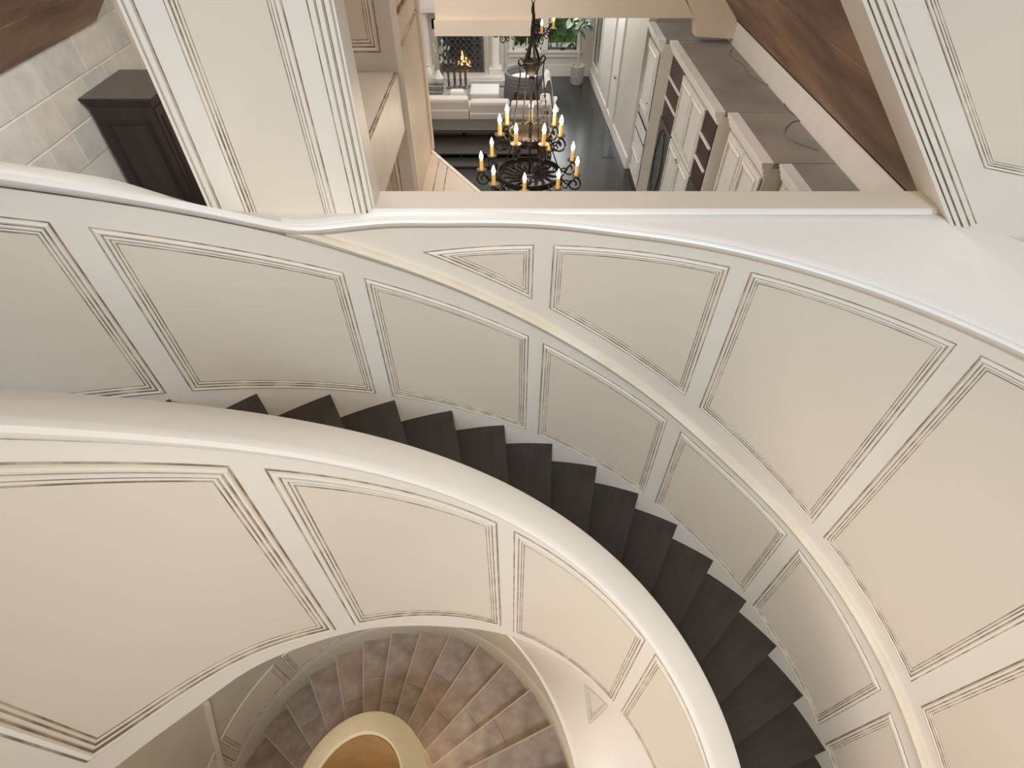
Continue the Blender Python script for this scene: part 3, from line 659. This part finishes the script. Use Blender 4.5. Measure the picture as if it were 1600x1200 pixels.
# trees outside
hd = MB()
for i in range(2600):
    p = Vector((random.uniform(-2.5, 4), 18 + random.uniform(-.35, .35), random.uniform(-5, -1))); s_ = random.uniform(.05, .13)
    a = Vector((random.gauss(0, 1), random.gauss(0, 1), random.gauss(0, 1))).normalized(); b = a.orthogonal().normalized()
    hd.add([p - a * s_, p + b * s_ * .5, p + a * s_, p - b * s_ * .5], [(0, 1, 2, 3)], i % 2)
hd.box(-3, 4.5, 18.4, 18.6, -5, -1, 0)
tagit(hd.build('hedge', ['hedge', 'leaf']), 'sunlit green hedge outside the living room window', 'hedge', None, 'stuff')

# fireplace
fp_ = thing('fireplace', 'white marble fireplace with columns and raised hearth', 'fireplace', (-1.26, yb, -5))
boxo('chimney_breast', 'marble', fp_, -1.6, 1.05, -.12, 0, .0, 3.2)
boxo('hearth', 'marble', fp_, -1.5, 1.08, -.75, -.12, 0, .14, bevel=.015)
boxo('hearth_step', 'marble', fp_, -1.5, 1.03, -.70, -.12, .14, .18, bevel=.01)
boxo('firebox', 'firebox', fp_, -.50, .50, -.125, -.04, .18, 1.10)
mb = MB()
for a, b, c, d_ in ((-.68, -.53, .18, 1.3), (.53, .68, .18, 1.3), (-.68, .68, 1.1, 1.3)): mb.box(a, b, -.17, -.12, c, d_)
mb.build('surround', 'marble', fp_)
for x in (-.85, .85):
    MB().lathe([(.11, .30), (.12, .34), (.10, .38), (.095, 1.4), (.12, 1.45), (.13, 1.5)], 16, (x, -.28, 0)).build('column', 'trim', fp_, smooth=True)
    boxo('column_base', 'trim', fp_, x - .16, x + .16, -.45, -.12, .18, .31, bevel=.008)
boxo('mantel', 'marble', fp_, -1.15, 1.05, -.48, 0, 1.5, 1.62, bevel=.01)
fire = thing('fire', 'small orange log fire burning in the fireplace', 'fire', (-1.22, yb - .14, -4.78))
for i, (x, h_, r) in enumerate(((-.03, .40, .05), (.06, .26, .045), (.14, .18, .04), (-.13, .15, .04))):
    MB().lathe([(r * .5, 0), (r, h_ * .25), (r * .6, h_ * .6), (.004, h_)], 8, (x, 0, .02)).build('flame', 'fire', fire, smooth=True)
for x, a in ((-.1, .1), (.1, -.12)): MB().tube([(x - .2, -.04, .03), (x + .2, -.04 + a * .3, .05 + a * .2)], .035, 8).build('log', 'firebox', fire)
scn = thing('fire_screen', 'ornate grey iron fire screen with scrolled tracery before the fire', 'fire screen', (-1.26, yb - .30, -4.82))
mb = MB()
for a, b, c, d_ in ((-.56, -.53, 0, .92), (.53, .56, 0, .92), (-.56, .56, 0, .03), (-.56, .56, .89, .92)): mb.box(a, b, -.015, .015, c, d_)
mb.build('frame', 'pewter', scn)
mb = MB()
for i in range(8):
    for j in range(6):
        cx = -.48 + i * .137; cz = .10 + j * .145; dens = 1 if (abs(i - 3.5) > 2 or j < 2) else .55
        r = .065
        mb.tube([(cx + r * math.cos(a) * (1 - .1 * a / 6), 0, cz + r * math.sin(a) * (1 - .1 * a / 6)) for a in [q * 6.4 / 9 for q in range(10)]], .011 * dens + .004, 4)
        if dens == 1: mb.tube([(cx + .03 * math.cos(a), 0, cz + .03 * math.sin(a)) for a in [q * 6.2 / 6 for q in range(7)]], .013, 4)
mb.build('tracery', 'pewter', scn)
# candlesticks
for x, h_, r in ((-1.42, .40, .028), (-1.29, .50, .032), (-1.16, .47, .028), (-1.04, .52, .034)):
    MBs = MB().lathe([(.06, 0), (.06, .02), (r * .7, .05), (r, h_ * .3), (r * .75, h_ * .55), (r, h_ * .85), (r * 1.25, h_ * .9), (r * 1.3, h_)], 10)
    o = MBs.build('candlestick', 'bronze', None, (x, 13.40 + .07 * math.sin(x * 9), -4.545), smooth=True)
for o, lb in zip([o for o in col.objects if o.name.startswith('candlestick')], ('shortest dark candlestick at the left of the group on the coffee table', 'second dark candlestick from the left on the coffee table', 'slim dark candlestick third from the left on the coffee table', 'tallest dark candlestick at the right of the group on the coffee table')):
    tagit(o, lb, 'candlestick', 'candlesticks on the coffee table')
# coffee table
ct = thing('coffee_table', 'low stone-topped coffee table between sofa and hearth', 'table', (-1.62, 13.48, -4.985))
boxo('table_top', 'rug', ct, -.95, .62, -.55, .50, .40, .44, bevel=.01)
for x in (-.85, .52):
    for y in (-.45, .40): boxo('leg', 'darkwood', ct, x - .03, x + .03, y - .03, y + .03, 0, .40)
tr_ = thing('tray', 'black wire tray on the coffee table beside the white vases', 'tray', (-1.85, 13.20, -4.545))
mb = MB()
for z in (.01, .09): mb.tube([(-.3, -.18, z), (.3, -.18, z), (.3, .18, z), (-.3, .18, z)], .008, 5, closed=True)
mb.build('rail', 'iron', tr_); boxo('base', 'glass', tr_, -.29, .29, -.17, .17, .0, .008)
for x, y, prof, nm, lb in ((-1.88, 13.62, [(.05, 0), (.07, .05), (.07, .30), (.03, .36), (.035, .42)], 'vase', 'tall white bottle vase on the coffee table'), (-1.66, 13.60, [(.04, 0), (.10, .08), (.11, .15), (.05, .25), (.03, .30)], 'vase', 'round white bottle vase on the coffee table')):
    tagit(MB().lathe(prof, 14).build(nm, 'ceramic', None, (x, y, -4.545), smooth=True), lb, 'vase', 'white vases on the coffee table')
pl = thing('leaf_spray', 'pale green leaf spray in a dark bottle before the fireplace', 'plant', (-1.62, 13.85, -4.545))
MB().lathe([(.03, 0), (.05, .05), (.02, .28)], 10).build('bottle', 'bronze', pl)
lm_ = MB().add([(0, 0, 0), (.03, 0, .05), (0, 0, .12), (-.03, 0, .05)], [(0, 1, 2, 3)]).mesh('leaf', 'leafp')
for i in range(34):
    o = link('leaf', lm_, pl, (random.gauss(0, .09), random.gauss(0, .05), random.uniform(.3, .75)), random.uniform(0, 6)); o.rotation_euler = (random.uniform(-.8, .8), random.uniform(-.8, .8), random.uniform(0, 6))
# rug
tagit(MB().box(-3.0, -0.2, 12.7, 14.75, -5.0, -4.985).build('rug', 'rug'), 'grey rug under the coffee table', 'rug')
ot = thing('ottoman', 'square pale ottoman between the coffee table and armchair', 'ottoman', (-0.62, 13.45, -4.985))
boxo('seat', 'ottoman', ot, -.33, .33, -.32, .30, .10, .42, bevel=.03)
for x in (-.28, .28):
    for y in (-.27, .25): boxo('leg', 'darkwood', ot, x - .025, x + .025, y - .025, y + .025, 0, .10)
# sofa, back towards the stair
sf = thing('sofa', 'long cream sofa seen from behind in the living room', 'sofa', (-0.90, 12.12, -5))
boxo('base', 'sofa', sf, -1.75, 1.70, -.45, .48, .08, .36, bevel=.03)
for i, (x0, x1, h_) in enumerate(((-1.75, -.86, .76), (-.85, .02, .82), (.03, .86, .76), (.87, 1.70, .72))):
    bk = boxo('back_section', 'sofa', sf, x0, x1, -.45, -.22, .30, h_ - .20, bevel=.02)
    boxo('back_cushion', 'sofa', sf, x0 + .01, x1 - .01, -.42, -.16, h_ - .24, h_, bevel=.05)
    boxo('seat_cushion', 'sofa', sf, x0 + .01, x1 - .01, -.20, .46, .36, .50, bevel=.04)
boxo('arm', 'sofa', sf, 1.50, 1.72, -.42, .48, .3, .64, bevel=.05)
boxo('arm', 'sofa', sf, -1.78, -1.56, -.42, .48, .3, .64, bevel=.05)
for x in (-1.65, 1.6):
    for y in (-.38, .4): boxo('leg', 'darkwood', sf, x - .03, x + .03, y - .03, y + .03, 0, .08)
tagit(boxo('throw_pillow', 'throw', None, -1.28, -.98, 12.08, 12.22, -4.47, -4.15, bevel=.05), 'small white pillow leaning on the sofa back', 'pillow')
# armchair
ac = thing('armchair', 'grey curved-back armchair near the window end of the sofa', 'armchair', (0.30, 14.10, -5.0))
for i in range(4):
    z0 = .26 + i * .085
    rows = [[((.42 + .02 * i) * math.cos(a) * s_, (.42 + .02 * i) * math.sin(a) * s_, z) for s_, z in ((1, z0), (1, z0 + .075), (.9, z0 + .075), (.9, z0))] for a in [R_(150 + 240 * q / 20 - 60) for q in range(21)]]
    mb = MB(); mb.add(*sweep(rows)); mb.build('back_band', 'greyfab', ac, smooth=True)
MB().lathe([(.36, .22), (.40, .26), (.40, .40), (.36, .44)], 20).build('seat', 'throw', ac, smooth=True)
for a in range(4): MB().tube([(.3 * math.cos(a * 1.57 + .8), .3 * math.sin(a * 1.57 + .8), 0), (.28 * math.cos(a * 1.57 + .8), .28 * math.sin(a * 1.57 + .8), .24)], .025, 8).build('leg', 'darkwood', ac)
th = MB()
v = []; nu, nv = 14, 10
for i in range(nu + 1):
    for j in range(nv + 1):
        a = i / nu; b = j / nv
        v.append((0.72 + .34 * b + .03 * math.sin(a * 9), 13.15 + 1.0 * a + .04 * math.sin(b * 7), -4.985 + .72 * math.sin(math.pi * min(1, b * 1.25 + .18)) ** .6 * (.85 + .12 * math.sin(a * 11 + b * 4))))
th.add(v, [(i * (nv + 1) + j, (i + 1) * (nv + 1) + j, (i + 1) * (nv + 1) + j + 1, i * (nv + 1) + j + 1) for i in range(nu) for j in range(nv)])
tagit(th.build('chaise_throw', 'throw', smooth=True), 'white throw draped over the seat beside the armchair', 'throw')
# console behind the sofa
cs = thing('console_table', 'dark two-tier console bench running behind the sofa', 'console', (-1.0, 11.22, -5))
boxo('table_top', 'darkwood', cs, -2.0, 1.55, -.10, .42, .40, .46, bevel=.006)
boxo('lower_shelf', 'darkwood', cs, -1.95, 1.5, -.55, .30, .16, .20, bevel=.006)
boxo('step_board', 'darkwood', cs, -2.0, 1.55, -.80, -.45, .02, .06, bevel=.006)
for x in (-1.9, 0, 1.45):
    for y in (-.45, .36): boxo('leg', 'black', cs, x - .03, x + .03, y - .03, y + .03, 0, .40 if y > 0 else .16)
# potted tree
pt = thing('potted_fig_tree', 'slim fig tree in a white woven basket by the far corner', 'plant', (1.63, 15.05, -5))
MB().lathe([(.14, 0), (.16, .03), (.17, .40), (.18, .42), (.15, .42), (.14, .36)], 18).build('basket', 'basket', pt, smooth=True)
for s_ in (-1, 1): MB().tube([(s_ * .17, -.03, .38), (s_ * .19, 0, .47), (s_ * .17, .03, .38)], .012, 6).build('basket_handle', 'basket', pt)
MB().tube([(0, 0, .3), (.02, 0, .8), (-.01, 0, 1.5), (.0, 0, 1.9)], [.02, .018, .016, .012], 8).build('trunk', 'bark', pt)
v = []; f = []
for i in range(6):
    q = i / 5; w_ = .075 * math.sin(math.pi * min(1, .08 + q * .92)) ** .7; v += [(-w_, .22 * q, .02 - .06 * q * q), (0, .22 * q, -.06 * q * q), (w_, .22 * q, .02 - .06 * q * q)]
for i in range(5): f += [(i * 3, i * 3 + 1, i * 3 + 4, i * 3 + 3), (i * 3 + 1, i * 3 + 2, i * 3 + 5, i * 3 + 4)]
lms = [MB().add(v, f).mesh('leaf', m) for m in ('leaf', 'leafp')]
for i in range(46):
    o = link('leaf', lms[0 if random.random() < .6 else 1], pt, (min(.06, random.gauss(.0, .20)), min(.2, random.gauss(-.1, .16)), random.uniform(1.25, 2.1))); o.rotation_euler = (random.uniform(-1.1, .5), random.uniform(-.6, .6), random.uniform(0, 6.28)); o.scale = (1.15,) * 3
fv = thing('floor_vent', 'slim dark vent grille set in the floor by the cabinets', 'vent', (1.93, 10.9, -5))
boxo('frame', 'leading', fv, -.14, .14, -.035, .035, .0, .006)
for i in range(6): boxo('slat', 'black', fv, -.12 + i * .042, -.09 + i * .042, -.025, .025, .006, .010)

# ================================================================== chandeliers
def spiral(c, r0, turns, a0, plane, n=14, sgn=1):
    out = []
    for i in range(n + 1):
        q = i / n; a = a0 + sgn * turns * 2 * math.pi * q; r = r0 * (1 - .72 * q)
        out.append((c[0] + r * math.cos(a), c[1] + r * math.sin(a)))
    return out
def make_chandelier(loc, label):
    ch = thing('chandelier', label, 'chandelier', loc, 0, 'iron candle chandeliers')
    LR, UR = 0.34, 0.20
    ZL_, ZU = 0.0, 0.40
    def ring(r, z, h_, t=.012):
        return MB().lathe([(r, z), (r + t, z), (r + t, z + h_), (r, z + h_), (r, z)], 40, cap=False)
    ring(LR, ZL_ - .03, .06).build('lower_ring', 'iron', ch, smooth=True)
    ring(UR, ZU - .04, .08).build('upper_ring', 'iron', ch, smooth=True)
    mb = MB()                                            # openwork base disc
    for i in range(16):
        a = 2 * math.pi * i / 16
        pts = []
        for q in range(9):
            r = .05 + (LR - .05) * q / 8; b = a + .35 * math.sin(q / 8 * 2 * math.pi) * (.2 + r)
            pts.append((r * math.cos(b), r * math.sin(b), ZL_ - .012))
        mb.tube(pts, [.006 + .013 * math.sin(math.pi * q / 8) for q in range(9)], 5)
    for r in (.05, .17): mb.tube([(r * math.cos(2 * math.pi * i / 24), r * math.sin(2 * math.pi * i / 24), ZL_ - .012) for i in range(24)], .008, 5, closed=True)
    mb.build('openwork_disc', 'iron', ch)
    MB().lathe([(.0, ZU - .03), (UR, ZU - .03), (UR, ZU - .02), (.0, ZU - .02)], 30, cap=False).build('upper_plate', 'iron', ch)
    mb = MB()                                            # leaf scroll frieze of the upper ring
    for i in range(14):
        a = 2 * math.pi * i / 14
        for sg in (-1, 1):
            sp = spiral((sg * .030, .05), .032, .9, 1.57 + sg * 1.2, None, 8, -sg)
            mb.tube([((UR + .015) * math.cos(a + x / UR), (UR + .015) * math.sin(a + x / UR), ZU - .05 + y * 1.5) for x, y in sp], .007, 4)
    mb.build('upper_frieze', 'bronze', ch)
    mb = MB()
    for i in range(20):
        a = 2 * math.pi * i / 20
        sp = spiral((0, -.055), .036, 1.0, 1.57, None, 8)
        mb.tube([((LR + .012) * math.cos(a + x / LR), (LR + .012) * math.sin(a + x / LR), ZL_ + y) for x, y in sp], .007, 4)
    mb.build('lower_frieze', 'iron', ch)
    CRZ = 1.06
    MB().lathe([(.02, CRZ - .08), (.05, CRZ - .06), (.075, CRZ - .01), (.088, CRZ + .05), (.08, CRZ + .055), (.05, CRZ + .04), (.0, CRZ + .04)], 18, cap=False).build('crown_bowl', 'iron', ch, smooth=True)
    MB().lathe([(.012, ZL_), (.012, .3), (.02, .45), (.014, .6), (.012, .9), (.03, .96), (.012, 1.0)], 10).build('stem', 'iron', ch, smooth=True)
    for i in range(4):
        a = .4 + i * math.pi / 2; x, y = math.cos(a), math.sin(a)
        MB().tube([(.09 * x, .09 * y, CRZ + .0), (.13 * x, .13 * y, CRZ + .05), (.12 * x, .12 * y, CRZ - .05), (UR * x, UR * y, ZU + .03)], .007, 5).build('hanging_rod', 'iron', ch)
        MB().tube([(UR * x, UR * y, ZU - .03), (LR * x, LR * y, ZL_ + .03)], .007, 5).build('hanging_rod', 'iron', ch)
        sp = spiral((.11, 1.12), .045, 1.1, 3.14, None, 10)
        MB().tube([(r * x, r * y, z) for r, z in sp], .008, 5).build('crown_scroll', 'iron', ch)
        MB().tube([(.08 * x, .08 * y, CRZ + .04), (.05 * x, .05 * y, CRZ + .12), (.015 * x, .015 * y, CRZ + .22), (.012 * x, .012 * y, CRZ + .34)], [.014, .012, .009, .008], 5).build('crown_strap', 'iron', ch)
    mb = MB()                                            # beaded drop of iron lace hanging inside the rods
    for i in range(34):
        zz = .50 + .012 * i; ww = .050 * math.sin(math.pi * (i + 3) / 40); a = i * 2.4
        cx, cy = .10 + ww * math.cos(a), -.02 + ww * math.sin(a)
        mb.tube([(cx + .011 * math.cos(b), cy, zz + .013 * math.sin(b)) for b in [2 * math.pi * q / 6 for q in range(6)]], .0035, 4, closed=True)
    mb.build('lace_drop', 'iron', ch)
    MB().tube([(.0, 0, CRZ + .32), (.006, 0, CRZ + .42), (-.004, 0, CRZ + .46), (.0, 0, CRZ + .52)], [.02, .016, .018, .01], 6).build('finial', 'iron', ch)
    link_m = MB().tube([(.013 * math.cos(a), 0, .028 * math.sin(a)) for a in [2 * math.pi * i / 10 for i in range(10)]], .0045, 5, closed=True).mesh('chain_link', 'iron')
    for i in range(34): link('chain_link', link_m, ch, (0, 0, CRZ + .54 + i * .045), math.pi / 2 * (i % 2))
    def arm(a, r_in, r_out, z, n):
        x, y = math.cos(a), math.sin(a)
        zc = z + .02
        p1 = [(r_in, z - .01)]
        for i in range(11):
            q = i / 10; an = -2.5 + 2.9 * q
            p1.append((r_in + (r_out - r_in) * (.55 + .47 * math.cos(an + 1.4 - 1.4 * (1 - q))) if False else r_in + (r_out - r_in) * q, z - .015 - .085 * math.sin(math.pi * q) + .03 * q))
        A = MB().tube([(r * x, r * y, zz) for r, zz in p1], .008, 5).build('arm', 'iron', ch)
        sp = spiral((r_out - .02, z - .075), .085, 1.3, 1.4, None, 18, -1); sp2 = spiral((r_in + .06, z - .10), .06, 1.25, 0.3, None, 14, 1)
        mb = MB(); mb.tube([(r * x, r * y, zz) for r, zz in sp], .0095, 5); mb.tube([(r * x, r * y, zz) for r, zz in sp2], .0085, 5)
        mb.build('scroll', 'iron', A)
        c0 = (r_out * x, r_out * y, zc)
        MB().lathe([(.012, -.03), (.016, -.01), (.050, .0), (.056, .012), (.045, .010), (.016, .008)], 14, c0, cap=False).build('drip_pan', 'bronze', A, smooth=True)
        cn = MB().lathe([(.0175, .0), (.019, .01), (.0185, .115), (.010, .12)], 10, c0).build('candle', 'wax', ch, smooth=True)
        MB().lathe([(.007, .118), (.019, .138), (.021, .152), (.014, .180), (.002, .212)], 10, c0).build('bulb', 'flame', cn, smooth=True)
    for i in range(9): arm(R_(-97 + 40 * i), LR + .01, .52, ZL_ + .03, i)
    for i in range(7): arm(R_(-118 + 360 / 7 * i), UR + .01, .32, ZU + .02, i + 20)
    return ch
ch1 = make_chandelier((0.19, 5.8, -2.84), 'nearer two-tier wrought iron chandelier with lit candles above the dark floor')
lamp('chandelier_glow', 'POINT', (0.19, 5.8, -2.30), 34, (1.0, 0.80, 0.56), 0.30)
ch2 = tagit(link('chandelier', None, None, (0.22, 11.2, -2.84)), 'farther iron chandelier half hidden behind the beige header', 'chandelier', 'iron candle chandeliers')
for c_ in list(ch1.children):
    a = c_.copy(); col.objects.link(a); a.parent = ch2
    for g_ in c_.children:
        b = g_.copy(); col.objects.link(b); b.parent = a

# ------------------------------------------------------------------ put each thing's empty at the foot of the thing
bpy.context.view_layer.update()
for o in list(sc.objects):
    if o.parent is None and o.type == 'EMPTY' and o.location.length < 1e-6 and o.children:
        pts = [c.matrix_world @ Vector(b) for c in o.children if c.type == 'MESH' for b in c.bound_box]
        base = Vector(((min(p.x for p in pts) + max(p.x for p in pts)) / 2, (min(p.y for p in pts) + max(p.y for p in pts)) / 2, min(p.z for p in pts)))
        o.location = base
        for c in o.children: c.location -= base
# ------------------------------------------------------------------ lift everything so that the main floor is z = 0
for o in list(sc.objects):
    if o.parent is None: o.location.z += ZO
